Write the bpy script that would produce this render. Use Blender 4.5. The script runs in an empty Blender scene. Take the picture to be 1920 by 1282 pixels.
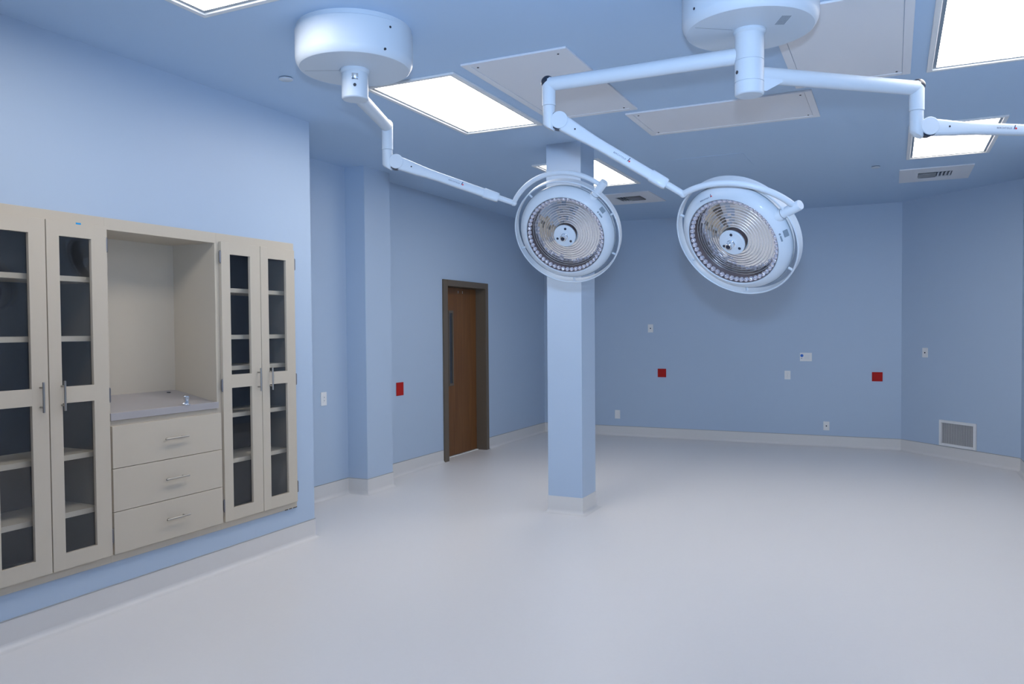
import bpy, bmesh, math, random
from mathutils import Vector, Matrix
random.seed(7)
SC = bpy.context.scene
COL = SC.collection
R = math.radians
PI = math.pi

# ------------------------------------------------------------------ sizes (metres)
H = 3.05                 # ceiling
XA = -3.847              # cabinet wall face
YE = 4.633               # where the cabinet wall ends
XD = -4.627              # recessed wall before the pilaster
XB = -4.671              # door wall
YC = 10.869              # back wall
XC = 0.101               # start of the corner wall
XR, YR = 1.216, 9.754    # right wall
YF = -2.2                # front wall (behind the camera)
ZB = 0.1397              # height of the coved base
EYE = Vector((0, 0, 1.523))

# ------------------------------------------------------------------ materials
def nodes_of(name):
    m = bpy.data.materials.new(name); m.use_nodes = True
    nt = m.node_tree
    return m, nt, nt.nodes['Principled BSDF']

def mat(name, col, rough=.5, metal=0., spec=.5, noise=0., nscale=6., bump=0., bscale=300., coat=0.):
    m, nt, b = nodes_of(name)
    b.inputs['Base Color'].default_value = (*col, 1)
    b.inputs['Roughness'].default_value = rough
    b.inputs['Metallic'].default_value = metal
    b.inputs['Specular IOR Level'].default_value = spec
    if coat:
        b.inputs['Coat Weight'].default_value = coat
        b.inputs['Coat Roughness'].default_value = .08
    tc = nt.nodes.new('ShaderNodeTexCoord')
    if noise:
        n = nt.nodes.new('ShaderNodeTexNoise'); n.inputs['Scale'].default_value = nscale
        n.inputs['Detail'].default_value = 4
        nt.links.new(tc.outputs['Object'], n.inputs['Vector'])
        mx = nt.nodes.new('ShaderNodeMix'); mx.data_type = 'RGBA'
        mx.inputs['A'].default_value = (*[c * (1 - noise) for c in col], 1)
        mx.inputs['B'].default_value = (*[min(1, c * (1 + noise)) for c in col], 1)
        nt.links.new(n.outputs['Fac'], mx.inputs['Factor'])
        nt.links.new(mx.outputs['Result'], b.inputs['Base Color'])
    if bump:
        n2 = nt.nodes.new('ShaderNodeTexNoise'); n2.inputs['Scale'].default_value = bscale
        nt.links.new(tc.outputs['Object'], n2.inputs['Vector'])
        bp = nt.nodes.new('ShaderNodeBump'); bp.inputs['Strength'].default_value = bump
        bp.inputs['Distance'].default_value = .002
        nt.links.new(n2.outputs['Fac'], bp.inputs['Height'])
        nt.links.new(bp.outputs['Normal'], b.inputs['Normal'])
    return m

def wood(name, c1, c2):
    m, nt, b = nodes_of(name)
    tc = nt.nodes.new('ShaderNodeTexCoord'); mp = nt.nodes.new('ShaderNodeMapping')
    mp.inputs['Scale'].default_value = (14, 14, .7)
    n = nt.nodes.new('ShaderNodeTexNoise'); n.inputs['Scale'].default_value = 2.2
    n.inputs['Detail'].default_value = 8; n.inputs['Distortion'].default_value = .6
    r = nt.nodes.new('ShaderNodeValToRGB')
    r.color_ramp.elements[0].color = (*c1, 1); r.color_ramp.elements[0].position = .3
    r.color_ramp.elements[1].color = (*c2, 1); r.color_ramp.elements[1].position = .7
    L = nt.links
    L.new(tc.outputs['Object'], mp.inputs['Vector']); L.new(mp.outputs['Vector'], n.inputs['Vector'])
    L.new(n.outputs['Fac'], r.inputs['Fac']); L.new(r.outputs['Color'], b.inputs['Base Color'])
    b.inputs['Roughness'].default_value = .45
    b.inputs['Specular IOR Level'].default_value = .2
    return m

def glass(name, tint=(1, 1, 1), ior=1.5):
    m = bpy.data.materials.new(name); m.use_nodes = True
    nt = m.node_tree; nt.nodes.clear()
    o = nt.nodes.new('ShaderNodeOutputMaterial'); mx = nt.nodes.new('ShaderNodeMixShader')
    lw = nt.nodes.new('ShaderNodeLayerWeight'); lw.inputs['Blend'].default_value = .5
    pw = nt.nodes.new('ShaderNodeMath'); pw.operation = 'POWER'; pw.inputs[1].default_value = 5
    f = nt.nodes.new('ShaderNodeMath'); f.operation = 'MULTIPLY_ADD'
    r0 = ((ior - 1) / (ior + 1)) ** 2; f.inputs[1].default_value = 1 - r0; f.inputs[2].default_value = r0
    nt.links.new(lw.outputs['Facing'], pw.inputs[0]); nt.links.new(pw.outputs[0], f.inputs[0])
    t = nt.nodes.new('ShaderNodeBsdfTransparent'); t.inputs['Color'].default_value = (*tint, 1)
    g = nt.nodes.new('ShaderNodeBsdfGlossy'); g.inputs['Roughness'].default_value = .02
    L = nt.links
    L.new(f.outputs[0], mx.inputs['Fac']); L.new(t.outputs[0], mx.inputs[1])
    L.new(g.outputs[0], mx.inputs[2]); L.new(mx.outputs[0], o.inputs['Surface'])
    return m

def lamp_face(name, col, strength):
    """milky troffer diffuser: the tubes behind it show as slightly brighter soft bands"""
    m = bpy.data.materials.new(name); m.use_nodes = True
    nt = m.node_tree; nt.nodes.clear()
    o = nt.nodes.new('ShaderNodeOutputMaterial'); e = nt.nodes.new('ShaderNodeEmission')
    e.inputs['Color'].default_value = (*col, 1)
    tc = nt.nodes.new('ShaderNodeTexCoord'); w = nt.nodes.new('ShaderNodeTexWave')
    w.bands_direction = 'X'; w.inputs['Scale'].default_value = 1.1
    mr = nt.nodes.new('ShaderNodeMapRange')
    mr.inputs['To Min'].default_value = strength * .85; mr.inputs['To Max'].default_value = strength * 1.1
    L = nt.links
    L.new(tc.outputs['Object'], w.inputs['Vector']); L.new(w.outputs['Fac'], mr.inputs['Value'])
    L.new(mr.outputs['Result'], e.inputs['Strength']); L.new(e.outputs[0], o.inputs['Surface'])
    return m

BLUE = (.42, .525, .67)
M = dict(
    wall=mat('wall_paint', BLUE, .42, spec=.35, bump=.015, bscale=220),
    ceil=mat('ceiling_paint', (.43, .575, .77), .5, spec=.3, bump=.015, bscale=220),
    floor=mat('sheet_vinyl', (.73, .715, .71), .36, spec=.42, noise=.015, nscale=40),
    cove=mat('cove_vinyl', (.66, .65, .645), .4, spec=.4, noise=.015, nscale=40),
    bead=mat('base_top_bead', (.36, .37, .38), .6),
    beige=mat('cabinet_laminate', (.535, .48, .395), .4, spec=.35, noise=.01, nscale=30),
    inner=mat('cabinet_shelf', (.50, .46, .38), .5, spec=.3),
    carc=mat('shade_toned_lining', (.18, .172, .162), .5, spec=.3),  # beige carcass darkened: the shade inside the cabinets is put into its colour
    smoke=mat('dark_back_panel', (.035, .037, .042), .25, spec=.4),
    gap=mat('shadow_gap', (.03, .03, .03), .8),
    chip=mat('chipped_edge', (.1, .08, .06), .8),
    tape=mat('blue_tape', (.0, .28, .62), .6),
    pane=glass('clear_pane'),
    coverglass=glass('lamp_cover_glass', (1, 1, 1), 1.45),
    nickel=mat('brushed_nickel', (.42, .40, .37), .36, metal=1.),
    chrome=mat('chrome', (.85, .86, .88), .08, metal=1.),
    hinge=mat('steel_hinge', (.22, .21, .22), .4, metal=.9),
    steel=mat('counter_steel', (.42, .40, .405), .45, metal=.3, noise=.03, nscale=12),
    white=mat('white_enamel', (.55, .61, .68), .48, spec=.35, coat=.04),  # white paint with the bluish cast of the flash mixed into its colour
    whitep=mat('white_plastic', (.78, .78, .78), .4),
    frame=mat('fixture_white', (.74, .75, .76), .4),
    panel=mat('access_panel_white', (.71, .725, .77), .5),
    dark=mat('black_plastic', (.012, .02, .04), .4),
    screw=mat('dark_screw', (.05, .05, .06), .4, metal=.6),
    back=mat('grille_back', (.33, .34, .36), .6),
    grey=mat('grey_window', (.2, .25, .3), .2),
    red=mat('red_plate', (.42, .018, .016), .6, spec=.12),
    bluebtn=mat('blue_display', (.0, .12, .55), .3),
    ink=mat('ink_blue', (.02, .04, .12), .5),
    inkred=mat('ink_red', (.6, .01, .02), .5),
    doorframe=mat('door_frame_paint', (.13, .104, .078), .45, spec=.25),
    oak=wood('brown_wood', (.135, .057, .022), (.19, .085, .031)),
    mirror=mat('reflector_mirror', (.86, .86, .88), .07, metal=1.),
    riser=mat('reflector_step', (.85, .85, .87), .35, metal=.2),
    lens=mat('prism_lens', (.75, .75, .85), .04, metal=.75, spec=.8),
    slot=mat('reflector_slot', (.2, .19, .2), .3, metal=.5),
    brown=mat('reflector_gap', (.085, .06, .07), .4),
    light=lamp_face('troffer_diffuser', (1., .945, .885), 12.0),
)

# ------------------------------------------------------------------ mesh builder
class MB:
    def __init__(s): s.bm = bmesh.new()
    def box(s, lo, hi, bev=0., mtx=None):
        lo, hi = Vector(lo), Vector(hi)
        vs = [s.bm.verts.new((x, y, z)) for x in (lo.x, hi.x) for y in (lo.y, hi.y) for z in (lo.z, hi.z)]
        fs = [s.bm.faces.new([vs[i] for i in q]) for q in
              ((0, 1, 3, 2), (4, 6, 7, 5), (0, 4, 5, 1), (2, 3, 7, 6), (0, 2, 6, 4), (1, 5, 7, 3))]
        if bev:
            es = list({e for f in fs for e in f.edges})
            r = bmesh.ops.bevel(s.bm, geom=es, offset=bev, segments=2, affect='EDGES', profile=.5)
            vs = list({v for v in vs if v.is_valid} | set(r['verts']))
        if mtx is not None:
            for v in vs: v.co = mtx @ v.co
        return s
    def rings(s, rings, cap0=True, cap1=True, closed=True):
        vr = [[s.bm.verts.new(p) for p in r] for r in rings]
        n = len(vr[0])
        for a, b in zip(vr, vr[1:]):
            for i in range(n if closed else n - 1):
                j = (i + 1) % n
                s.bm.faces.new((a[i], a[j], b[j], b[i]))
        if cap0: s.bm.faces.new(list(reversed(vr[0])))
        if cap1: s.bm.faces.new(vr[-1])
        return s
    def lathe(s, org, axis, prof, n=48, cap0=True, cap1=True, x0=None):
        """prof: (radius, distance along axis)"""
        org, axis = Vector(org), Vector(axis).normalized()
        x = Vector(x0) if x0 else axis.orthogonal()
        x = (x - axis * x.dot(axis)).normalized(); y = axis.cross(x)
        rs = []
        for r, t in prof:
            r = max(r, 1e-4)
            rs.append([org + axis * t + (x * math.cos(k) + y * math.sin(k)) * r
                       for k in [2 * PI * i / n for i in range(n)]])
        return s.rings(rs, cap0, cap1)
    def cyl(s, a, b, r, r2=None, n=24, bev=0.):
        a, b = Vector(a), Vector(b); L = (b - a).length; r2 = r if r2 is None else r2
        if bev: pr = [(r - bev, 0), (r, bev), (r2, L - bev), (r2 - bev, L)]
        else: pr = [(r, 0), (r2, L)]
        return s.lathe(a, b - a, pr, n)
    def tube(s, pts, r, n=16):
        pts = [Vector(p) for p in pts]; rs = []
        t = (pts[1] - pts[0]).normalized(); x = t.orthogonal().normalized()
        for i, p in enumerate(pts):
            t = (pts[min(i + 1, len(pts) - 1)] - pts[max(i - 1, 0)]).normalized()
            x = (x - t * x.dot(t)).normalized(); y = t.cross(x)
            rr = r[i] if isinstance(r, (list, tuple)) else r
            rs.append([p + (x * math.cos(k) + y * math.sin(k)) * rr for k in [2 * PI * j / n for j in range(n)]])
        return s.rings(rs)
    def prism(s, poly, d):
        """flat polygon extruded by vector d"""
        d = Vector(d); p = [Vector(q) for q in poly]
        return s.rings([p, [q + d for q in p]])
    def ball(s, c, r, scale=(1, 1, 1), sub=2):
        g = bmesh.ops.create_icosphere(s.bm, subdivisions=sub, radius=r)
        for v in g['verts']:
            v.co = Vector((v.co.x * scale[0], v.co.y * scale[1], v.co.z * scale[2])) + Vector(c)
        return s
    def build(s, name, m, parent=None, off=(0, 0, 0), smooth=30, world=False):
        off = Vector(off)
        bmesh.ops.recalc_face_normals(s.bm, faces=s.bm.faces)
        for v in s.bm.verts: v.co -= off
        me = bpy.data.meshes.new(name); s.bm.to_mesh(me); s.bm.free()
        for mm in (m if isinstance(m, (list, tuple)) else [m]): me.materials.append(mm)
        if smooth:
            for p in me.polygons: p.use_smooth = True
            me.set_sharp_from_angle(angle=R(smooth))
        o = bpy.data.objects.new(name, me); COL.objects.link(o)
        if parent is not None: o.parent = parent
        return o

def thing(name, label, cat, loc=(0, 0, 0), rz=0., group=None):
    o = bpy.data.objects.new(name, None); COL.objects.link(o)
    o.location = loc; o.rotation_euler = (0, 0, rz); o.empty_display_size = .1
    o['label'] = label; o['category'] = cat
    if group: o['group'] = group
    return o

def tag(o, label, cat, group=None):
    o['label'] = label; o['category'] = cat
    if group: o['group'] = group
    return o

def struct(o):
    o['kind'] = 'structure'; return o

def dup(root, loc, label, rz=None):
    r = root.copy(); COL.objects.link(r); r.location = loc; r['label'] = label
    if rz is not None: r.rotation_euler = (0, 0, rz)
    for ch in list(root.children):
        c = ch.copy(); COL.objects.link(c); c.parent = r
        for g in list(ch.children):
            d = g.copy(); COL.objects.link(d); d.parent = c
    return r

def lettering(name, text, size, m, parent, mtx, off=(0, 0, 0), space=1.0, align='LEFT'):
    cu = bpy.data.curves.new(name + '_curve', 'FONT'); cu.body = text; cu.size = size
    cu.extrude = .0004; cu.align_x = align; cu.space_character = space
    t = bpy.data.objects.new(name + '_curve', cu); COL.objects.link(t)
    dg = bpy.context.evaluated_depsgraph_get(); dg.update()
    me = bpy.data.meshes.new_from_object(t.evaluated_get(dg))
    bpy.data.objects.remove(t); bpy.data.curves.remove(cu)
    me.name = name; me.transform(Matrix.Translation(-Vector(off)) @ mtx)
    me.materials.clear(); me.materials.append(m)
    o = bpy.data.objects.new(name, me); COL.objects.link(o); o.parent = parent
    return o

def frame_mtx(org, x, y):
    x = Vector(x).normalized(); y = Vector(y); y = (y - x * y.dot(x)).normalized(); z = x.cross(y)
    m = Matrix((x, y, z)).transposed().to_4x4(); m.translation = Vector(org)
    return m

# ------------------------------------------------------------------ the room
struct(MB().box((XD - .4, YF - .2, -.1), (XR + .3, YC + .2, 0)).build('floor', M['floor'], smooth=0))
struct(MB().box((XD - .4, YF - .2, H), (XR + .3, YC + .2, H + .12)).build('ceiling', M['ceil'], smooth=0))

CY0, CY1, CZ0, CZ1 = 2.226, 4.421, .276, 2.141      # opening for the built-in cabinets
b = MB()
b.box((XA - .1, YF, 0), (XA, CY0, H)); b.box((XA - .1, CY1, 0), (XA, YE, H))
b.box((XA - .1, CY0, 0), (XA, CY1, CZ0)); b.box((XA - .1, CY0, CZ1), (XA, CY1, H))
b.box((XD - .1, YE - .1, 0), (XA - .1, YE, H))
struct(b.build('wall_left', M['wall'], smooth=0))

DY0, DY1, DZ = 7.985, 8.962, 2.055                   # door opening
b = MB()
b.box((XD - .1, YE, 0), (XD, 6.09, H))
b.box((XB - .1, 6.09, 0), (XB, DY0, H)); b.box((XB - .1, DY1, 0), (XB, YC, H))
b.box((XB - .1, DY0, DZ), (XB, DY1, H))
struct(b.build('wall_door', M['wall'], smooth=0))
PX, PY0, PY1 = -4.407, 6.067, 6.48
struct(MB().box((XB - .02, PY0, 0), (PX, PY1, H)).build('wall_pilaster', M['wall'], smooth=0))
struct(MB().box((XB - .1, YC, 0), (XC + .05, YC + .1, H)).build('wall_back', M['wall'], smooth=0))
s2 = .1 / math.sqrt(2)
struct(MB().prism([(XC, YC, 0), (XR, YR, 0), (XR + s2, YR + s2, 0), (XC + s2, YC + s2, 0)], (0, 0, H)).build('wall_corner', M['wall'], smooth=0))
struct(MB().box((XR, YF, 0), (XR + .1, YR + .05, H)).build('wall_right', M['wall'], smooth=0))
struct(MB().box((XA - .1, YF - .1, 0), (XR + .1, YF, H)).build('wall_front', M['wall'], smooth=0))

# coved vinyl base: profile swept along wall lines, mitred at the corners
PROF = [(.0, ZB), (.004, ZB), (.0045, .032)]
for k in range(7):
    a = R(90 * k / 6); rc = .03
    PROF.append((.0045 + rc - rc * math.cos(a), .032 - rc * math.sin(a)))
PROF = [(d, max(z, .0006)) for d, z in PROF] + [(.05, -.0008)]

def cove_ring(prev, p, nxt, prof):
    def nrm(a, q):
        d = (Vector(q) - Vector(a)).normalized(); return Vector((d.y, -d.x)), d
    if prev is None: n, _ = nrm(p, nxt); mv, sc = n, 1
    elif nxt is None: n, _ = nrm(prev, p); mv, sc = n, 1
    else:
        n1, _ = nrm(prev, p); n2, _ = nrm(p, nxt); mv = (n1 + n2).normalized(); sc = 1 / max(.3, mv.dot(n1))
    return [(p[0] + mv.x * d * sc, p[1] + mv.y * d * sc, z) for d, z in prof]

def coves(names, pts, closed=False):
    n = len(pts)
    for i, nm in enumerate(names):
        if nm is None: continue
        a, q = pts[i], pts[(i + 1) % n]
        pa = pts[i - 1] if (i > 0 or closed) else None
        pq = pts[(i + 2) % n] if (i + 2 < n or closed) else None
        b = MB(); b.rings([cove_ring(pa, a, q, PROF), cove_ring(a, q, pq, PROF)], False, False, closed=False)
        o = struct(b.build(nm, M['cove'], smooth=40))
        bead = [(.0, ZB + .0045), (.0055, ZB + .004), (.0055, ZB - .001), (0, ZB - .001)]
        b = MB(); b.rings([cove_ring(pa, a, q, bead), cove_ring(a, q, pq, bead)])
        b.build('top_bead', M['bead'], o, smooth=0)

WPTS = [(XA, YF), (XA, YE), (XD, YE), (XD, PY0), (PX, PY0), (PX, PY1), (XB, PY1), (XB, DY0 - .085)]
coves(['baseboard_left', 'baseboard_return', 'baseboard_recess', 'baseboard_pilaster_near', 'baseboard_pilaster', 'baseboard_pilaster_far', 'baseboard_door'], WPTS)
coves(['baseboard_door_far', 'baseboard_back', 'baseboard_corner', 'baseboard_right'],
      [(XB, DY1 + .06), (XB, YC), (XC, YC), (XR, YR), (XR, YF)])

# free-standing square pillar
px0, px1, py0, py1 = -2.59, -2.287, 6.092, 6.412
pil = thing('pillar', 'square light blue pillar standing free in the middle of the floor', 'pillar', ((px0 + px1) / 2, (py0 + py1) / 2, 0))
po = pil.location.copy()
MB().box((px0, py0, 0), (px1, py1, H)).build('shaft', M['wall'], pil, po, smooth=0)
P4 = [(px0, py0), (px1, py0), (px1, py1), (px0, py1)]
b = MB(); rs = []
for i in range(5):
    j = i % 4; rs.append(cove_ring(P4[j - 1], P4[j], P4[(j + 1) % 4], PROF))
b.rings(rs, False, False, closed=False); bo = b.build('coved_base', M['cove'], pil, po, smooth=40)
bead = [(.0, ZB + .0045), (.0055, ZB + .004), (.0055, ZB - .001), (0, ZB - .001)]
b = MB(); b.rings([cove_ring(P4[(i % 4) - 1], P4[i % 4], P4[(i + 1) % 4], bead) for i in range(5)], False, False)
b.build('top_bead', M['bead'], bo, smooth=0)

# ------------------------------------------------------------------ door
door = bpy.data.objects.new('door_1', None); COL.objects.link(door); door.location = (XB, (DY0 + DY1) / 2, 0); struct(door)
do = door.location.copy()
b = MB()
fo, fi = (7.905, 9.02, 2.113), (8.0, 8.947, 2.041)     # outer / inner edges of the frame
for y0, y1, z0, z1 in ((fo[0], fi[0], 0, fo[2]), (fi[1], fo[1], 0, fo[2]), (fi[0], fi[1], fi[2], fo[2])):
    b.box((XB + .0005, y0, z0), (XB + .022, y1, z1), .003)
for y0, y1, z0, z1 in ((DY0 + .001, fi[0], 0, fi[2]), (fi[1], DY1 - .001, 0, fi[2]), (fi[0], fi[1], fi[2], DZ - .001)):
    b.box((XB - .17, y0, z0), (XB + .002, y1, z1))
b.build('door_frame', M['doorframe'], door, do, smooth=0)
leaf = MB().box((XB - .165, fi[0] + .003, .012), (XB - .12, fi[1] - .003, fi[2] - .003), .002).build('door_leaf', M['oak'], door, do, smooth=0)
b = MB(); vy0, vy1, vz0, vz1 = 8.235, 8.352, .857, 1.761
xf = XB - .12
for y0, y1, z0, z1 in ((vy0, vy0 + .022, vz0, vz1), (vy1 - .022, vy1, vz0, vz1), (vy0 + .022, vy1 - .022, vz1 - .03, vz1), (vy0 + .022, vy1 - .022, vz0, vz0 + .03)):
    b.box((xf - .002, y0, z0), (xf + .012, y1, z1), .002)
b.build('vision_panel_frame', M['doorframe'], leaf, do, smooth=0)
MB().box((xf, vy0 + .02, vz0 + .028), (xf + .004, vy1 - .02, vz1 - .028)).build('vision_panel', M['smoke'], leaf, do, smooth=0)
for yy in (8.49, 8.6):
    b = MB()
    for zz in (1.998, 1.982): b.cyl((xf - .001, yy, zz), (xf + .003, yy, zz), .005, n=10)
    b.build('closer_screw', M['whitep'], leaf, do)
MB().box((XB - .06, fi[0] - .0005, 1.02), (XB - .03, fi[0] + .003, 1.14)).build('strike_plate', M['nickel'], door, do, smooth=0)
MB().box((XB - .165, fi[0], 0), (XB - .10, fi[1], .008)).build('door_sweep', M['whitep'], door, do, smooth=0)

# ------------------------------------------------------------------ ceiling lights, panels, vents
def troffer(loc, label):
    t = thing('ceiling_light', label, 'ceiling light', loc, 0, 'recessed ceiling lights')
    hx, hy, w = .325, .665, .03
    b = MB()
    for x0, x1, y0, y1 in ((-hx, -hx + w, -hy, hy), (hx - w, hx, -hy, hy), (-hx + w, hx - w, -hy, -hy + w), (-hx + w, hx - w, hy - w, hy)):
        b.box((x0, y0, -.014), (x1, y1, .0), .003)
    b.build('frame', M['frame'], t, smooth=0)
    b = MB(); g = .02; ix, iy = hx - w, hy - w
    for x0, x1, y0, y1 in ((-ix, -ix + g, -iy, iy), (ix - g, ix, -iy, iy), (-ix + g, ix - g, -iy, -iy + g), (-ix + g, ix - g, iy - g, iy)):
        b.box((x0, y0, -.0045), (x1, y1, .0))
    b.build('gasket', M['grey'], t, smooth=0)
    b = MB(); b.box((-ix + g, -iy + g, -.0035), (ix - g, iy - g, -.0005)); b.build('diffuser', M['light'], t, smooth=0)
    return t
L0 = troffer((-2.675, 2.195, H), 'ceiling light cut by the top edge above the glass cabinets')
dup(L0, (-2.67, 4.79, H), 'large glowing ceiling light behind the left white drum')
dup(L0, (-2.70, 7.43, H), 'small far ceiling light half hidden behind the square pillar')
dup(L0, (.50, 4.72, H), 'glowing ceiling light in the upper right corner of the photo')
dup(L0, (.43, 7.43, H), 'far right ceiling light crossed by the rightmost lamp arm')

def access_panel(name, cx, cy, hx, hy, label, group=None):
    t = thing(name, label, 'ceiling panel', (cx, cy, H), 0, group)
    w = .045; b = MB()
    for x0, x1, y0, y1 in ((-hx, -hx + w, -hy, hy), (hx - w, hx, -hy, hy), (-hx + w, hx - w, -hy, -hy + w), (-hx + w, hx - w, hy - w, hy)):
        b.box((x0, y0, -.012), (x1, y1, 0), .002)
    b.build('frame', M['panel'], t, smooth=0)
    MB().box((-hx + w + .002, -hy + w + .002, -.008), (hx - w - .002, hy - w - .002, 0)).build('cover', M['panel'], t, smooth=0)
    for sx in (-1, 1):
        for sy in (-1, 1):
            MB().cyl((sx * (hx - .075), sy * (hy - .075), -.008), (sx * (hx - .075), sy * (hy - .075), -.011), .006, n=12).build('screw', M['screw'], t)
    return t
access_panel('access_panel', -1.92, 4.70, .325, .67, 'white ceiling panel beside the large left light, behind the long lamp arm', 'long white ceiling panels')
access_panel('access_panel', -.235, 4.70, .325, .67, 'white ceiling panel behind the right drum, beside the corner light', 'long white ceiling panels')
access_panel('access_panel', -1.095, 5.81, .62, .345, 'wide white ceiling panel under the shadow of the central lamp stem')

def vent(cx, cy, label, slx):
    t = thing('ceiling_vent', label, 'air vent', (cx, cy, H), 0, 'square ceiling air vents')
    hx, hy = .318, .372
    b = MB(); kx, ky = .15, .14
    for x0, x1, y0, y1 in ((-hx, -kx, -hy, hy), (kx, hx, -hy, hy), (-kx, kx, -hy, -ky), (-kx, kx, ky, hy)):
        b.box((x0, y0, -.01), (x1, y1, 0))
    b.build('plate', M['panel'], t, smooth=0)
    MB().box((-kx, -ky, -.003), (kx, ky, 0)).build('duct_opening', M['dark'], t, smooth=0)
    for k in range(4):                      # four-way louvre: slats running across one side
        b = MB(); a = R(40)
        x = slx * (.03 + .033 * k)
        b.box((-.014, -.13, -.001), (.014, .13, .001), mtx=Matrix.Translation((x, 0, -.012)) @ Matrix.Rotation(-slx * a, 4, 'Y'))
        b.build('louvre', M['panel'], t, smooth=0)
    for k in range(5):
        b = MB(); y = -.115 + .0575 * k
        x0, x1 = (-.145, .01) if slx > 0 else (-.01, .145)
        b.box((x0, -.02, -.001), (x1, .02, .001), mtx=Matrix.Translation((0, y, -.013)) @ Matrix.Rotation(R(28), 4, 'X'))
        b.build('louvre', M['panel'], t, smooth=0)
    return t
vent(-2.755, 8.99, 'ceiling vent beyond the pillar, just above the left lamp head', -1)
vent(.372, 9.01, 'ceiling vent at the far right, below the far right light', 1)

def cap(x, y, label):
    t = thing('sprinkler_cover', label, 'sprinkler', (x, y, H), 0, 'round ceiling sprinkler covers')
    MB().lathe((0, 0, 0), (0, 0, -1), [(.03, 0), (.03, .003), (.041, .0045), (.041, .011), (.038, .0125)], 32).build('disc', M['white'], t)
    MB().cyl((0, 0, -.0), (0, 0, -.003), .036, n=32).build('gap_ring', M['screw'], t)
cap(-3.302, 3.772, 'small round ceiling cover left of the left white drum')
cap(-.151, 8.353, 'small round ceiling cover left of the far right vent')

hx0, hx1, hy0, hy1 = -1.77, -1.18, 7.15, 7.75
t = thing('ceiling_hatch', 'flush blue ceiling hatch with barely visible edges above the right lamp', 'hatch', ((hx0 + hx1) / 2, (hy0 + hy1) / 2, H))
MB().box((hx0, hy0, H - .003), (hx1, hy1, H), .001).build('hatch_cover', M['ceil'], t, t.location, smooth=0)

# ------------------------------------------------------------------ wall plates (local: x right, -y into the wall, z up)
def plate(name, label, cat, loc, rz, w, h, m, group=None, kind='blank'):
    t = thing(name, label, cat, loc, rz, group)
    MB().box((-w / 2, 0, -h / 2), (w / 2, .007, h / 2), .002).build('plate', m, t, smooth=0)
    if kind == 'switch':
        MB().box((-.017, .006, -.034), (.017, .0095, .034), .001).build('receptacle', M['whitep'], t, smooth=0)
        for z in (.014, -.016):
            MB().box((-.004, .009, z - .004), (.002, .0105, z + .004)).build('slot', M['grey'], t, smooth=0)
    if kind == 'dot':
        MB().cyl((0, .006, 0), (0, .011, 0), .0085, n=16).build('jack', M['dark'], t)
    if kind == 'duplex':
        for z in (.022, -.022):
            MB().cyl((0, .0065, z), (0, .0095, z), .0165, n=20).build('receptacle', M['frame'], t)
        MB().cyl((0, .0065, 0), (0, .0095, 0), .003, n=10).build('screw', M['nickel'], t)
    if kind == 'panel':
        MB().lathe((.048, .0065, .018), (0, 1, 0), [(.019, 0), (.019, .003), (.016, .004)], 24).build('blue_button', M['bluebtn'], t)
        MB().box((.045, .0065, -.02), (.058, .0085, -.012)).build('indicator', M['grey'], t, smooth=0)
        MB().box((-.045, .0065, -.03), (.02, .0085, .03), .001).build('cover', M['frame'], t, smooth=0)
    if kind == 'red':
        MB().box((-w / 2 + .012, .0065, -h / 2 + .012), (w / 2 - .012, .0085, h / 2 - .012), .001).build('blank_cover', m, t, smooth=0)
    return t
RL = -PI / 2      # facing +x
plate('wall_outlet', 'white outlet on the recessed wall just right of the cabinet wall', 'outlet', (XD, 5.716, .914), RL, .078, .122, M['whitep'], kind='switch')
plate('red_wall_plate', 'red plate between the wall pilaster and the brown door', 'wall plate', (XB, 7.012, .912), RL, .132, .138, M['red'], 'red wall plates', 'red')
RB = PI           # facing -y
plate('wall_jack', 'white jack plate highest on the back wall, right of the pillar', 'wall plate', (-3.052, YC, 1.53), RB, .075, .113, M['whitep'], kind='dot')
plate('red_wall_plate', 'red plate on the back wall just right of the pillar', 'wall plate', (-2.892, YC, .909), RB, .118, .118, M['red'], 'red wall plates', 'red')
plate('blank_plate', 'blank white plate low on the back wall beside the pillar', 'wall plate', (-3.539, YC, .307), RB, .077, .122, M['whitep'])
plate('wall_control_panel', 'wide white wall panel with a blue button on the back wall', 'control panel', (-1.005, YC, 1.146), RB, .145, .108, M['whitep'], kind='panel')
plate('wall_outlet', 'white double outlet below and left of the blue button panel', 'outlet', (-1.23, YC, .909), RB, .073, .112, M['whitep'], kind='duplex')
plate('wall_jack', 'white jack plate low on the back wall above the base', 'wall plate', (-.756, YC, .267), RB, .073, .112, M['whitep'], kind='dot')
plate('red_wall_plate', 'red plate on the back wall near the right corner', 'wall plate', (-.168, YC, .907), RB, .121, .115, M['red'], 'red wall plates', 'red')
q = math.sqrt(.5)
def on_corner(s): return XC + s * q, YC - s * q
RD = PI - PI / 4
x, y = on_corner(.356)
plate('wall_jack', 'white jack plate with black centre on the angled corner wall', 'wall plate', (x, y, 1.217), RD, .077, .113, M['whitep'], kind='dot')
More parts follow.
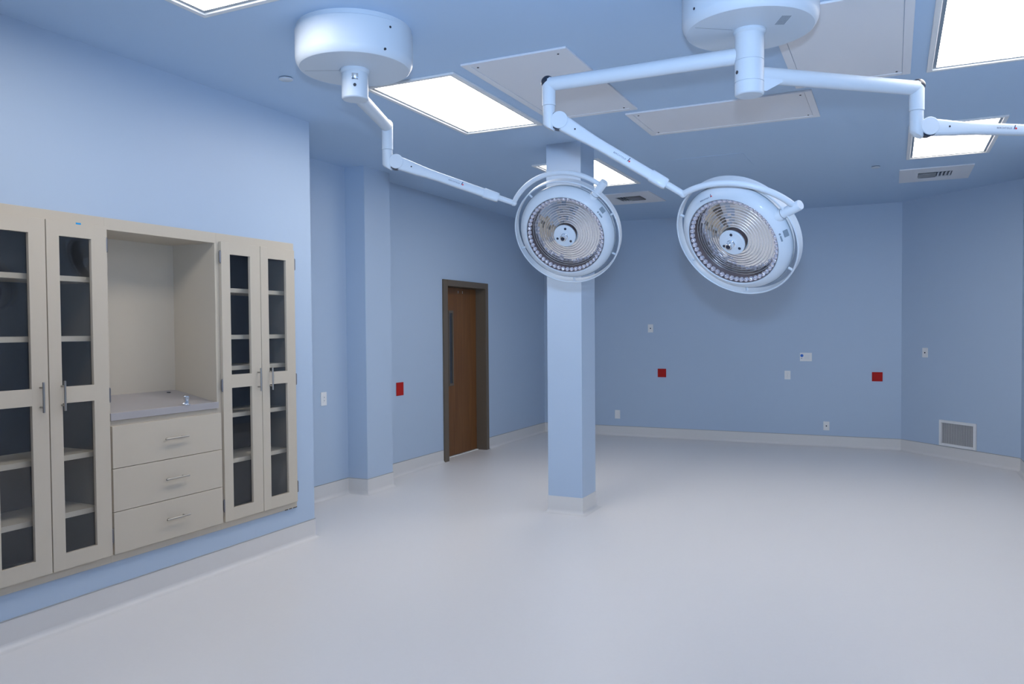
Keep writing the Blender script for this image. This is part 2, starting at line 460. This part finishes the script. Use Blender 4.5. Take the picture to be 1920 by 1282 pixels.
# return-air grille
x, y = on_corner(.813)
g = thing('air_grille', 'white return air grille standing on the base of the angled wall', 'air grille', (x, y, .296), RD)
W2, H2 = .243, .148; b = MB()
for x0, x1, z0, z1 in ((-W2, -W2 + .032, -H2, H2), (W2 - .032, W2, -H2, H2), (-W2 + .032, W2 - .032, H2 - .03, H2), (-W2 + .032, W2 - .032, -H2, -H2 + .03)):
    b.box((x0, 0, z0), (x1, .018, z1), .002)
b.build('frame', M['frame'], g, smooth=0)
MB().box((-W2 + .03, .0005, -H2 + .028), (W2 - .03, .002, H2 - .028)).build('backing', M['back'], g, smooth=0)
b = MB()
for k in range(24):
    xx = -W2 + .04 + k * (2 * W2 - .08) / 23
    b.box((-.0012, -.006, -H2 + .03), (.0012, .006, H2 - .03), mtx=Matrix.Translation((xx, .009, 0)) @ Matrix.Rotation(R(35), 4, 'Z'))
b.build('louvres', M['frame'], g, smooth=0)

# ------------------------------------------------------------------ built-in cabinets
FX0, FX1 = XA - .0, XA + .016        # face frame
DX0, DX1 = XA + .0175, XA + .0365    # doors and drawer fronts
BK = XA - .345                        # back of the cabinets
Z0, Z1 = .272, 2.145

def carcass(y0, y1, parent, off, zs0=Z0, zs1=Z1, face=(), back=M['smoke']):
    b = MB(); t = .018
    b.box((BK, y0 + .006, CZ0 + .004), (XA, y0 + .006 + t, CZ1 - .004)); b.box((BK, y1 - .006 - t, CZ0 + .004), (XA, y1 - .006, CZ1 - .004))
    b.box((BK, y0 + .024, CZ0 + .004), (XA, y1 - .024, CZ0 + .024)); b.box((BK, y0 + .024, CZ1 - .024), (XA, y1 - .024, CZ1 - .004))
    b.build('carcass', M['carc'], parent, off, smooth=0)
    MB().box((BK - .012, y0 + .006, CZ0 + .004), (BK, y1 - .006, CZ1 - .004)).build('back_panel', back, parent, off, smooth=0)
    b = MB()
    for a in face: b.box((FX0 + .0005, a[0], a[2]), (FX1, a[1], a[3]), .001)
    return b.build('face_frame', M['beige'], parent, off, smooth=0)

def bar_handle(p, axis, L, parent, off):
    b = MB(); p = Vector(p); a = Vector(axis); o = Vector((.028, 0, 0))
    b.cyl(p + o - a * L / 2, p + o + a * L / 2, .0058, n=14, bev=.001)
    for s in (-1, 1): b.cyl(p + a * s * L * .32, p + o + a * s * L * .32, .0045, n=12)
    return b.build('handle', M['nickel'], parent, off)

def hinge(y, z, parent, off, side):
    b = MB()
    b.cyl((DX1 - .004, y, z - .034), (DX1 - .004, y, z + .034), .0062, n=12)
    b.box((DX0 + .004, min(y, y + side * .014), z - .032), (DX1 - .003, max(y, y + side * .014), z + .032))
    for k in (-.036, .036): b.ball((DX1 - .004, y, z + k), .006, sub=1)
    return b.build('hinge', M['hinge'], parent, off)

def glass_door(y0, y1, gy0, gy1, hy, hingey, parent, off):
    z0, z1 = .316, 2.094
    a = (1.250, 2.018); c = (.396, 1.166)
    b = MB()
    b.box((DX0, y0, z0), (DX1, gy0, z1), .0015); b.box((DX0, gy1, z0), (DX1, y1, z1), .0015)
    for lo, hi in ((z0, c[0]), (c[1], a[0]), (a[1], z1)): b.box((DX0, gy0 - .001, lo), (DX1, gy1 + .001, hi))
    d = b.build('door', M['beige'], parent, off, smooth=0)
    for lo, hi in (a, c):
        MB().box((DX0 + .004, gy0 - .003, lo - .003), (DX0 + .008, gy1 + .003, hi + .003)).build('glass_pane', M['pane'], d, off, smooth=0)
    bar_handle((DX1 - .001, hy, 1.206), (0, 0, 1), .152, d, off)
    for z in (1.997, 1.187, .422): hinge(hingey, z, d, off, -1 if hingey > y1 - .01 else 1)
    return d

def shelves(y0, y1, zs, parent, off):
    for z in zs:
        b = MB(); b.box((BK + .002, y0 + .026, z - .028), (XA - .03, y1 - .026, z), .001)
        b.build('shelf', M['inner'], parent, off, smooth=0)

ya, yb, yc_, yd = 2.222, 2.927, 3.712, 4.425
cab = thing('glass_cabinet', 'beige built-in cabinet with two glass doors, left of the open niche', 'cabinet', (XA, (ya + yb) / 2, Z0), 0, 'built-in glass cabinets'); co = cab.location.copy()
carcass(ya, yb, cab, co, face=((ya, yb, Z0, .332), (ya, yb, 2.076, Z1), (ya, 2.262, .332, 2.076), (2.898, yb, .332, 2.076)))
glass_door(2.243, 2.581, 2.330, 2.495, 2.537, 2.240, cab, co)
glass_door(2.5865, 2.924, 2.655, 2.833, 2.650, 2.927, cab, co)
shelves(ya, yb, (1.822, 1.508, .888, .588), cab, co)
MB().box((DX1 - .001, 2.748, 2.086), (DX1 + .0015, 2.776, 2.095)).build('tape_scrap', M['tape'], cab, co, smooth=0)

cab = thing('glass_cabinet', 'beige built-in cabinet with two glass doors, right of the open niche', 'cabinet', (XA, (yc_ + yd) / 2, Z0), 0, 'built-in glass cabinets'); co = cab.location.copy()
carcass(yc_, yd, cab, co, face=((yc_, yd, Z0, .332), (yc_, yd, 2.076, Z1), (yc_, 3.752, .332, 2.076), (4.39, yd, .332, 2.076)))
glass_door(3.732, 4.073, 3.806, 3.981, 4.037, 3.727, cab, co)
glass_door(4.0775, 4.411, 4.149, 4.323, 4.148, 4.416, cab, co)
shelves(yc_, yd, (1.808, 1.504, 1.302, .995, .696), cab, co)
b = MB()
for yy, w in ((4.30, .03), (4.345, .025), (4.385, .04)): b.box((FX1 - .001, yy, Z0 - .002), (FX1 + .001, yy + w, Z0 + .004))
b.build('chipped_edge', M['chip'], cab, co, smooth=0)

# middle unit: niche over three drawers
cab = thing('drawer_cabinet', 'beige built-in cabinet with an open niche above three drawers', 'cabinet', (XA, (yb + yc_) / 2, Z0)); co = cab.location.copy()
ny0, ny1, nz1 = 2.943, 3.697, 2.081
b = MB()
for a in ((yb, yc_, Z0, .33), (yb, yc_, nz1, Z1), (yb, ny0, .33, nz1), (ny1, yc_, .33, nz1), (ny0, ny1, .99, 1.044)):
    b.box((FX0 + .0005, a[0], a[2]), (FX1, a[1], a[3]), .001)
b.build('face_frame', M['beige'], cab, co, smooth=0)
b = MB(); t = .012
b.box((BK, ny0 - t, CZ0 + .004), (XA + .001, ny0, nz1 + t)); b.box((BK, ny1, CZ0 + .004), (XA + .001, ny1 + t, nz1 + t))
b.box((BK, ny0, nz1), (XA + .001, ny1, nz1 + t)); b.box((BK - t, ny0 - t, CZ0 + .004), (BK, ny1 + t, nz1 + t))
b.build('niche_lining', M['beige'], cab, co, smooth=0)
b = MB()
for z in (1.005,): b.box((FX1 - .001, ny0, z - .004), (FX1 + .002, ny1, z))
for lo, hi in ((.7855, 1.0155), (.5485, .7825), (.3165, .5455)):
    d = MB().box((DX0, 2.936, lo), (DX1, 3.713, hi), .0015).build('drawer', M['beige'], cab, co, smooth=0)
    bar_handle((DX1 - .001, 3.346, (lo + hi) / 2 + .006), (0, 1, 0), .168, d, co)
    b2 = MB().box((XA - .3, 2.97, lo + .03), (DX0 + .001, 3.67, hi - .03)).build('drawer_box', M['gap'], d, co, smooth=0)
b.bm.free()

ct = thing('steel_counter', 'grey metal countertop with raised front lip inside the open niche', 'countertop', (XA, (ny0 + ny1) / 2, 1.045)); co = ct.location.copy()
b = MB()
b.prism([(XA + .004, ny0 + .001, 1.046), (XA + .004, ny0 + .001, 1.083), (BK + .001, ny0 + .001, 1.152), (BK + .001, ny0 + .001, 1.046)], (0, ny1 - ny0 - .002, 0))
b.build('top', M['steel'], ct, co, smooth=0)
b = MB(); b.box((XA + .003, 2.934, 1.0455), (XA + .03, 3.7, 1.087), .002); b.build('front_lip', M['steel'], ct, co, smooth=0)
MB().cyl((BK + .05, 3.60, 1.142), (BK + .05, 3.60, 1.146), .012, n=16).build('rear_plug', M['screw'], ct, co)

fx, fy, fz = XA + .012, 3.462, 1.087
fa = thing('chrome_tap', 'short chrome tap at the front right of the niche counter', 'tap', (fx, fy, fz)); fo_ = fa.location.copy()
MB().lathe((fx, fy, fz), (0, 0, 1), [(.024, 0), (.024, .004), (.014, .008)], 28).build('flange', M['chrome'], fa, fo_)
MB().lathe((fx, fy, fz), (0, 0, 1), [(.0135, .006), (.014, .028), (.0175, .033), (.0185, .05), (.015, .054)], 28).build('body', M['chrome'], fa, fo_)
b = MB(); b.tube([(fx, fy - .008, fz + .008), (fx + .004, fy - .026, fz + .01), (fx + .005, fy - .036, fz + .006)], [.005, .0055, .004], 12)
b.build('outlet_spout', M['chrome'], fa, fo_)
b = MB(); b.tube([(fx, fy, fz + .05), (fx + .004, fy - .014, fz + .054), (fx + .008, fy - .03, fz + .052)], [.006, .005, .004], 12)
b.build('lever', M['chrome'], fa, fo_)

# ------------------------------------------------------------------ surgical lights
Zv = Vector((0, 0, 1))

def ceiling_mount(c, parent, stem_r, stem_bot, seams, seam_ang):
    x, y = c; o = Vector((x, y, H))
    MB().lathe((x, y, H), -Zv, [(.287, 0), (.287, .022), (.294, .026), (.294, .158), (.2915, .172), (.284, .187), (.278, .1965), (.274, .2), (.05, .2)], 96, True, True).build('ceiling_cover', M['white'], parent, o, smooth=35)
    b = MB(); d = Vector((math.cos(seam_ang), math.sin(seam_ang), 0))
    e = d.cross(Zv) * .0008
    p0 = Vector((x, y, H - .2002)) + d * .08; p1 = Vector((x, y, H - .2002)) + d * .255
    b.prism([p0 - e, p0 + e, p1 + e, p1 - e], (0, 0, -.0006)); b.build('cover_seam', M['grey'], parent, o, smooth=0)
    top = H - .198
    pr = [(stem_r + .007, 0), (stem_r + .008, .012), (stem_r + .003, .02), (stem_r, .022)]
    for s in seams:
        t = top - s
        pr += [(stem_r, t - .0015), (stem_r - .0025, t - .001), (stem_r - .0025, t + .001), (stem_r, t + .0015)]
    t = top - stem_bot
    pr += [(stem_r, t - .006), (stem_r - .003, t - .002), (stem_r - .007, t)]
    return MB().lathe((x, y, top), -Zv, pr, 64).build('stem', M['white'], parent, o, smooth=25)

def horiz_arm(c, e, z, parent, off, gusset=None, r=(.0365, .0335)):
    a = Vector((*c, z)); q_ = Vector((*e, z)); d = (q_ - a).normalized()
    b = MB(); b.tube([a, a + d * .1, a + (q_ - a) * .5, q_ - d * .0], [r[0], r[0], (r[0] + r[1]) / 2, r[1]], 32)
    o = b.build('horizontal_arm', M['white'], parent, off, smooth=50)
    if gusset:
        s = d.cross(Zv) * .03
        p = [a + d * .03 - Zv * .02, a + d * .03 - Zv * (z - gusset), a + d * .068 - Zv * (z - gusset), a + d * .15 - Zv * .033, a + d * .15 - Zv * .02]
        MB().prism([k - s for k in p], s * 2).build('gusset', M['white'], o, off, smooth=0)
    return o

def elbow(e, z, seam, bot, h, parent, off, armdir):
    x, y = e
    p = Vector((x, y, 0)); b = MB()
    b.lathe(p + Zv * (z + .034), -Zv, [(.012, -.0), (.024, .004), (.031, .014), (.0335, .03), (.0335, z + .034 - seam - .001), (.031, z + .034 - seam)], 40)
    o = b.build('elbow_joint', M['white'], parent, off, smooth=40)
    # dark plastic cap on the outer top corner
    a = armdir.normalized()
    q_ = p + Zv * (z + .0105) + a * .006
    n = (Zv * .75 + a * .66).normalized()
    MB().lathe(q_, n, [(.0335 * math.cos(R(k)), .0335 * math.sin(R(k))) for k in range(-10, 91, 10)], 40).build('end_cap', M['dark'], o, off)
    # lower swivel post with a slanted foot
    n = 40; r = .0305; R0 = []; R1 = []; R2 = []
    for k in range(n):
        t = 2 * PI * k / n
        v = Vector((math.cos(t), math.sin(t), 0)) * r
        R0.append(p + v + Zv * (seam - .001)); fo = bot - .004 + .004 * 0 - v.dot(h) * .45
        R1.append(p + v + Zv * (fo + .010)); R2.append(p + v * .8 + Zv * fo)
    MB().rings([R0, R1, R2]).build('swivel_post', M['white'], o, off, smooth=40)
    return o

def logo(parent, off, org, x, y, size, L):
    """maker's lettering with its small blue stroke and red dot"""
    m = frame_mtx(org, x, y)
    t = lettering('lettering', 'BERCHTOLD', size, M['ink'], parent, m, off, 1.2)
    b = MB()
    xs = L
    b.prism([m @ Vector(k) for k in ((xs + size * .15, -.05 * size, .0), (xs + size * .55, -.05 * size, .0), (xs + size * 1.0, 1.75 * size, .0), (xs + size * .6, 1.75 * size, .0))], m.to_3x3() @ Vector((0, 0, .0005)))
    b.build('emblem_stroke', M['ink'], parent, off, smooth=0)
    b = MB(); c = m @ Vector((xs + size * 1.15, .3 * size, .0)); nz = m.to_3x3() @ Vector((0, 0, 1))
    b.cyl(c, c + nz * .0006, size * .42, n=20); b.build('emblem_dot', M['inkred'], parent, off, smooth=0)
    return t

def spring_arm(e, pz, J, parent, off):
    """arm from the knuckle beside the swivel post to the yoke joint J"""
    E = Vector((e[0], e[1], pz)); h = Vector((J.x - e[0], J.y - e[1], 0)).normalized()
    P = E + h * .0535
    d = (J - P); L = d.length; d.normalize()
    s = h.cross(Zv)                      # horizontal, across the arm
    if s.dot(EYE - P) < 0: s = -s        # s points to the viewer's side
    u = d.cross(s); u = u if u.z > 0 else -u
    def sect(t, top, bot, hw):
        rr = min(.012, hw * .6); out = []
        for cx_, cz_, a0 in ((hw - rr, top - rr, 0), (-hw + rr, top - rr, 90), (-hw + rr, bot + rr, 180), (hw - rr, bot + rr, 270)):
            for k in range(4):
                a = R(a0 + 30 * k); out.append(P + d * (t * L) + s * (cx_ + rr * math.cos(a)) + u * (cz_ + rr * math.sin(a)))
        return out
    S = [(-.005, .036, -.040, .022), (.05, .036, -.040, .023), (.10, .034, -.0385, .023), (.17, .030, -.036, .023), (.26, .0255, -.031, .023), (.34, .024, -.0285, .023), (.5, .0235, -.0275, .023), (.75, .0225, -.0265, .022)]
    b = MB(); b.rings([sect(*k) for k in S]); arm = b.build('spring_arm', M['white'], parent, off, smooth=40)
    b = MB(); b.rings([sect(.745, .0255, -.029, .025), sect(.75, .0265, -.0305, .026), sect(.855, .0255, -.029, .0255), sect(.87, .023, -.026, .022)]); b.build('collar', M['white'], arm, off, smooth=40)
    b = MB(); b.cyl(P - s * .0275, P + s * .0275, .0425, n=48, bev=.002); b.build('knuckle', M['white'], arm, off)
    b = MB(); q_ = P - u * .005 - d * .004; b.cyl(q_ - s * .021, q_ + s * .021, .0435, n=48); b.build('knuckle_gap', M['dark'], arm, off)
    b = MB(); b.box((.004, -.022, .0), (.05, .022, .034), .004, mtx=frame_mtx(E - Zv * .002, h, s) if h.cross(s).z > 0 else frame_mtx(E - Zv * .002, h, -s))
    b.build('knuckle_bracket', M['white'], arm, off)
    q_ = P + d * (.13 * L) + s * .0225 + u * .0
    MB().cyl(q_, q_ + s * .0018, .0045, n=12).build('screw', M['screw'], arm, off)
    b = MB(); b.cyl(P + d * (.86 * L), J + d * .012, .0165, .0155, n=24, bev=.003); b.build('yoke_shaft', M['white'], arm, off)
    logo(arm, off, P + d * (.445 * L) + s * .0232 - u * .004, d, u, .0108, .078)
    return arm

def yoke_pts(F, k, ph, Ra, t, B0, B1, n=40):
    C, nn, u, w = F; k = R(k); ph = R(ph)
    kk = u * math.cos(k) + w * math.sin(k); p = w * math.cos(k) - u * math.sin(k)
    m = p * math.cos(ph) + nn * math.sin(ph)
    return [C + nn * t + (kk * math.cos(R(B)) + m * math.sin(R(B))) * Ra for B in [B0 + (B1 - B0) * i / (n - 1) for i in range(n)]], kk

def lamp_head(F, kdeg, tk, parent, off, spokes, text=False):
    C, n, u, w = F
    def P(r, deg, t): return C + n * t + (u * math.cos(R(deg)) + w * math.sin(R(deg))) * r
    ax = -n
    head = MB().lathe(C, ax, [(.2355, .03), (.2365, .002), (.239, -.001), (.246, .001), (.268, .018), (.284, .036), (.2905, .056), (.289, .074), (.278, .088), (.22, .122), (.12, .152), (.0, .16)], 128, False, True, u).build('lamp_head', M['white'], parent, off, smooth=30)
    # handle rail: a flat band round the head, on short spokes
    MB().lathe(C, ax, [(.3155, .034), (.3155, .082), (.3195, .086), (.3235, .082), (.3235, .034), (.3195, .030), (.3155, .034)], 128, False, False, u).build('handle_rail', M['white'], head, off, smooth=40)
    MB().lathe(C, ax, [(.2895, .0495), (.2918, .0495), (.2918, .0535), (.2895, .0535)], 128, False, False, u).build('housing_seam', M['grey'], head, off, smooth=0)
    for a in spokes:
        MB().cyl(P(.282, a, -.058), P(.318, a, -.058), .0065, n=12).build('rail_spoke', M['white'], head, off)
    # prism lenses on the inner wall, dark gap, stepped mirror bowl
    b = MB(); b.lathe(C, ax, [(.2350, .004), (.2330, .03), (.2325, .04), (.228, .05), (.2225, .056)], 96, False, False, u)
    b.build('inner_wall', M['brown'], head, off)
    for tt, rr, rad, off_a in ((.017, .2255, .0142, 0),):
        b = MB(); NL = 52
        for k in range(NL):
            c = P(rr, 360 * k / NL + off_a, -tt)
            g_ = bmesh.ops.create_icosphere(b.bm, subdivisions=2, radius=rad)
            for v in g_['verts']: v.co += c
        b.build('prism_lenses', M['lens'], head, off, smooth=25)
    NS, NR = 44, 11; b = MB(); rnd = random.Random(int(abs(kdeg) * 10))
    bm = b.bm; r0, r1 = .2255, .070
    def tz(r): return .034 + .018 * (r - r1) / (r0 - r1)
    for i in range(NR):
        ra = r0 + (r1 - r0) * i / NR; rb = r0 + (r1 - r0) * (i + .80) / NR; rg = r0 + (r1 - r0) * (i + .90) / NR; rc = r0 + (r1 - r0) * (i + 1) / NR
        za, zc = tz(ra), tz(rc)
        zb = za - .0030                                # every ring faces the axis; a bright riser steps back up
        for k in range(NS):
            a0, a1 = 360 * k / NS, 360 * (k + 1) / NS
            j = rnd.uniform(-.0004, .0004)
            vs = [bm.verts.new(P(ra, a0, -za - j)), bm.verts.new(P(ra, a1, -za - j)), bm.verts.new(P(rb, a1, -zb + j)), bm.verts.new(P(rb, a0, -zb + j))]
            f = bm.faces.new(vs); f.material_index = 0
            vs2 = [bm.verts.new(P(rb, a0, -zb + j)), bm.verts.new(P(rb, a1, -zb + j)), bm.verts.new(P(rg, a1, -zc)), bm.verts.new(P(rg, a0, -zc))]
            f = bm.faces.new(vs2); f.material_index = 2
            vs3 = [bm.verts.new(P(rg, a0, -zc)), bm.verts.new(P(rg, a1, -zc)), bm.verts.new(P(rc, a1, -zc + .0012)), bm.verts.new(P(rc, a0, -zc + .0012))]
            f = bm.faces.new(vs3); f.material_index = 1
    b.build('mirror_reflector', [M['mirror'], M['riser'], M['slot']], head, off, smooth=0)
    MB().cyl(P(0, 0, -.004), P(0, 0, -.05), .060, n=48).build('hub_core', M['brown'], head, off)
    hub = MB().lathe(C, n, [(.0665, -.008), (.0675, .0), (.065, .004), (.03, .006), (.0285, .008), (.001, .008)], 64, True, True, u).build('center_hub', M['white'], head, off)
    b = MB()
    for a in (75, 195, 315): b.cyl(P(.047, a, .001), P(.047, a, .0065), .0075, n=16)
    b.build('hub_holes', M['dark'], head, off)
    MB().lathe(C, n, [(.021, .004), (.021, .012), (.0175, .016), (.0185, .024), (.0165, .03), (.018, .04), (.015, .045), (.012, .045), (.0115, .03)], 32, True, False).build('handle_socket', M['chrome'], head, off)
    MB().cyl(P(0, 0, .02), P(0, 0, .0455), .0118, n=24).build('socket_bore', M['dark'], head, off)
    MB().lathe(C, n, [(.2355, -.0035), (.2355, .0)], 96).build('cover_glass', M['coverglass'], head, off)
    # little control window and display on the rim
    k = kdeg - 18
    m = frame_mtx(P(.277, k, -.026), w * math.cos(R(k)) - u * math.sin(R(k)), (u * math.cos(R(k)) + w * math.sin(R(k))) * .7 - n * .72)
    b = MB(); b.box((-.017, -.0115, -.004), (.017, .0115, .003), .001, mtx=m); b.build('control_window', M['grey'], head, off, smooth=0)
    b = MB(); m2 = frame_mtx(P(.256, k - 2, -.008), w * math.cos(R(k)) - u * math.sin(R(k)), (u * math.cos(R(k)) + w * math.sin(R(k))) * .7 - n * .72)
    b.box((-.022, -.0035, -.003), (.006, .0035, .001), mtx=m2); b.cyl(m2 @ Vector((.016, 0, -.002)), m2 @ Vector((.016, 0, .0015)), .005, n=14)
    b.build('display_strip', M['grey'], head, off, smooth=0)
    # barrel joint carrying the head
    kk = (u * math.cos(R(kdeg)) + w * math.sin(R(kdeg)))
    o = C + n * tk
    MB().lathe(o, kk, [(.034, .262), (.030, .284), (.0245, .296), (.0245, .392), (.022, .398)], 36).build('tilt_joint', M['white'], head, off)
    MB().cyl(o + kk * .2955, o + kk * .2975, .0249, n=36).build('joint_gap', M['screw'], head, off)
    if text:
        a = 106
        rad = u * math.cos(R(a)) + w * math.sin(R(a)); tan = u * math.sin(R(a)) - w * math.cos(R(a))
        yv = rad * .8 - n * .6
        logo(head, off, P(.2545, a + 4, -.0055) + (rad * .6 + n * .8) * .0015 - tan * .012, tan, yv, .0088, .063)
    return head

def V(*a): return Vector(a)
def unit(v): return Vector(v).normalized()

# --- left light
c1 = (-2.475, 3.341)
t1 = thing('surgical_light', 'white ceiling surgical light with one arm, its lamp before the pillar', 'surgical light', (*c1, H), 0, 'ceiling surgical lights'); o1 = t1.location.copy()
ceiling_mount(c1, t1, .0665, 2.7, (), R(205))
e1 = (-2.721, 3.984)
b = MB(); b.box((-.016, -.002, -.016), (.016, .002, .016), .001, mtx=Matrix.Translation((c1[0] + .067 * .59, c1[1] - .0665 * .8, 2.80)) @ Matrix.Rotation(R(36.5), 4, 'Z'))
b.build('latch', M['chrome'], t1, o1)
p = V(c1[0] + .066 * .58, c1[1] - .066 * .81, 2.757); dv = V(.58, -.81, 0)
MB().cyl(p, p + dv * .004, .008, n=16).build('screw', M['screw'], t1, o1)
for a, z in ((-18, 2.99), (-24, 2.878)):
    q_ = V(math.cos(R(a)), math.sin(R(a)), 0); p = V(*c1, z) + q_ * .290
    MB().cyl(p, p + q_ * .006, .006, n=12).build('cover_screw', M['screw'], t1, o1)
horiz_arm(c1, e1, 2.739, t1, o1)
ad = V(e1[0] - c1[0], e1[1] - c1[1], 0)
F1 = (V(-1.7436, 4.3721, 2.074), unit((.0431, -.8698, -.4914)), unit((.9988, .0495, 0)), unit((.0243, -.4908, .8709)))
pts, kk = yoke_pts(F1, 47, 0, .365, -.058, 0, 99)
elbow(e1, 2.739, 2.601, 2.496, unit((pts[-1].x - e1[0], pts[-1].y - e1[1], 0)), t1, o1, ad)
spring_arm(e1, 2.529, pts[-1], t1, o1)
b = MB(); b.tube(pts, .0145, 20); b.ball(pts[-1], .019); b.build('yoke', M['white'], t1, o1, smooth=60)
lamp_head(F1, 47, -.058, t1, o1, (128, 196, 268, 330, 18))

# --- right light, two arms
c2 = (-.583, 3.697)
t2 = thing('surgical_light', 'white ceiling surgical light with two arms hanging from the right drum', 'surgical light', (*c2, H), 0, 'ceiling surgical lights'); o2 = t2.location.copy()
ceiling_mount(c2, t2, .0635, 2.562, (2.7135, 2.619), R(215))
b = MB()
for k in range(8):
    m = Matrix.Translation((c2[0] + .155, c2[1] - .06, H - .2003)) @ Matrix.Rotation(R(25), 4, 'Z')
    b.box((-.008 + .0052 * k - .016, -.05, -.0006), (-.0055 + .0052 * k - .016, .05, 0), mtx=m)
b.build('rating_label', M['grey'], t2, o2, smooth=0)
for a, z in ((228, 2.905), ):
    q_ = V(math.cos(R(a)), math.sin(R(a)), 0); p = V(*c2, z) + q_ * .290
    MB().cyl(p, p + q_ * .006, .006, n=12).build('cover_screw', M['screw'], t2, o2)
q_ = V(-.72, -.69, 0).normalized(); p = V(*c2, 2.66) + q_ * .0615
MB().cyl(p, p + q_ * .004, .008, n=16).build('stem_screw', M['screw'], t2, o2)
# middle arm with the right-hand lamp
e2 = (-1.552, 3.69)
horiz_arm(c2, e2, 2.745, t2, o2)
F2 = (V(-.7217, 4.048, 1.9481), unit((-.2934, -.7755, -.559)), unit((.9353, -.3539, 0)), unit((-.1978, -.5228, .8292)))
pts, kk = yoke_pts(F2, 20, 20, .37, -.05, 0, 90)
elbow(e2, 2.745, 2.638, 2.53, unit((pts[-1].x - e2[0], pts[-1].y - e2[1], 0)), t2, o2, V(e2[0] - c2[0], e2[1] - c2[1], 0))
spring_arm(e2, 2.562, pts[-1], t2, o2)
b = MB(); b.tube(pts, .0150, 20); b.ball(pts[-1], .019); b.build('yoke', M['white'], t2, o2, smooth=60)
lamp_head(F2, 20, -.05, t2, o2, (60, 150, 200, 262, 318), True)
# right arm leaving the picture
e3 = (.099, 4.275)
horiz_arm(c2, e3, 2.658, t2, o2, gusset=2.58)
J3 = V(e3[0] + .057 + .70 * .9, e3[1] + .025 + .70 * .425, 2.447)
elbow(e3, 2.658, 2.55, 2.437, unit((J3.x - e3[0], J3.y - e3[1], 0)), t2, o2, V(e3[0] - c2[0], e3[1] - c2[1], 0))
spring_arm(e3, 2.474, J3, t2, o2)

# ------------------------------------------------------------------ camera and the photographer's flash
cam = bpy.data.cameras.new('camera'); co_ = bpy.data.objects.new('camera', cam); COL.objects.link(co_)
f_px = 1490.0; yaw, pit, rol = R(25.588), R(-1.525), R(-.434)
fw = V(-math.sin(yaw) * math.cos(pit), math.cos(yaw) * math.cos(pit), math.sin(pit))
rt = V(math.cos(yaw), math.sin(yaw), 0); up = rt.cross(fw)
rt, up = rt * math.cos(rol) + up * math.sin(rol), up * math.cos(rol) - rt * math.sin(rol)
mm = Matrix((rt, up, -fw)).transposed().to_4x4(); mm.translation = EYE
co_.matrix_world = mm
cam.sensor_width = 36; cam.lens = f_px / 1920 * 36; cam.shift_y = 17.086 / 1920
cam.clip_start = .02
SC.camera = co_

fl = bpy.data.lights.new('camera_flash', 'SPOT'); fo2 = bpy.data.objects.new('camera_flash', fl); COL.objects.link(fo2)
fo2.location = EYE + V(0, 0, .24)
aim = (fw + V(0, 0, .36) + rt * .16).normalized()      # head tilted up
fo2.rotation_euler = aim.to_track_quat('-Z', 'Y').to_euler()
fl.energy = 520; fl.color = (.55, .77, 1.1); fl.shadow_soft_size = .05
fl.spot_size = R(94); fl.spot_blend = 1.0

# unseen area lamps added for ambient light, continuing the grid of ceiling lights
for lx, ly in ((.43, 2.195), (.43, -.42)):
    al = bpy.data.lights.new('unseen_ceiling_lamp', 'AREA'); ao = bpy.data.objects.new('unseen_ceiling_lamp', al); COL.objects.link(ao)
    al.shape = 'RECTANGLE'; al.size = .57; al.size_y = 1.25; al.color = (1., .945, .885)
    al.energy = 5.0 * PI * .57 * 1.25; ao.location = (lx, ly, H - .004)

w = bpy.data.worlds.new('world'); SC.world = w; w.use_nodes = True
w.node_tree.nodes['Background'].inputs['Color'].default_value = (.02, .02, .02, 1)

SC.view_settings.view_transform = 'Standard'; SC.view_settings.look = 'None'
SC.view_settings.gamma = 1; SC.view_settings.use_curve_mapping = False
SC.view_settings.exposure = 0.0
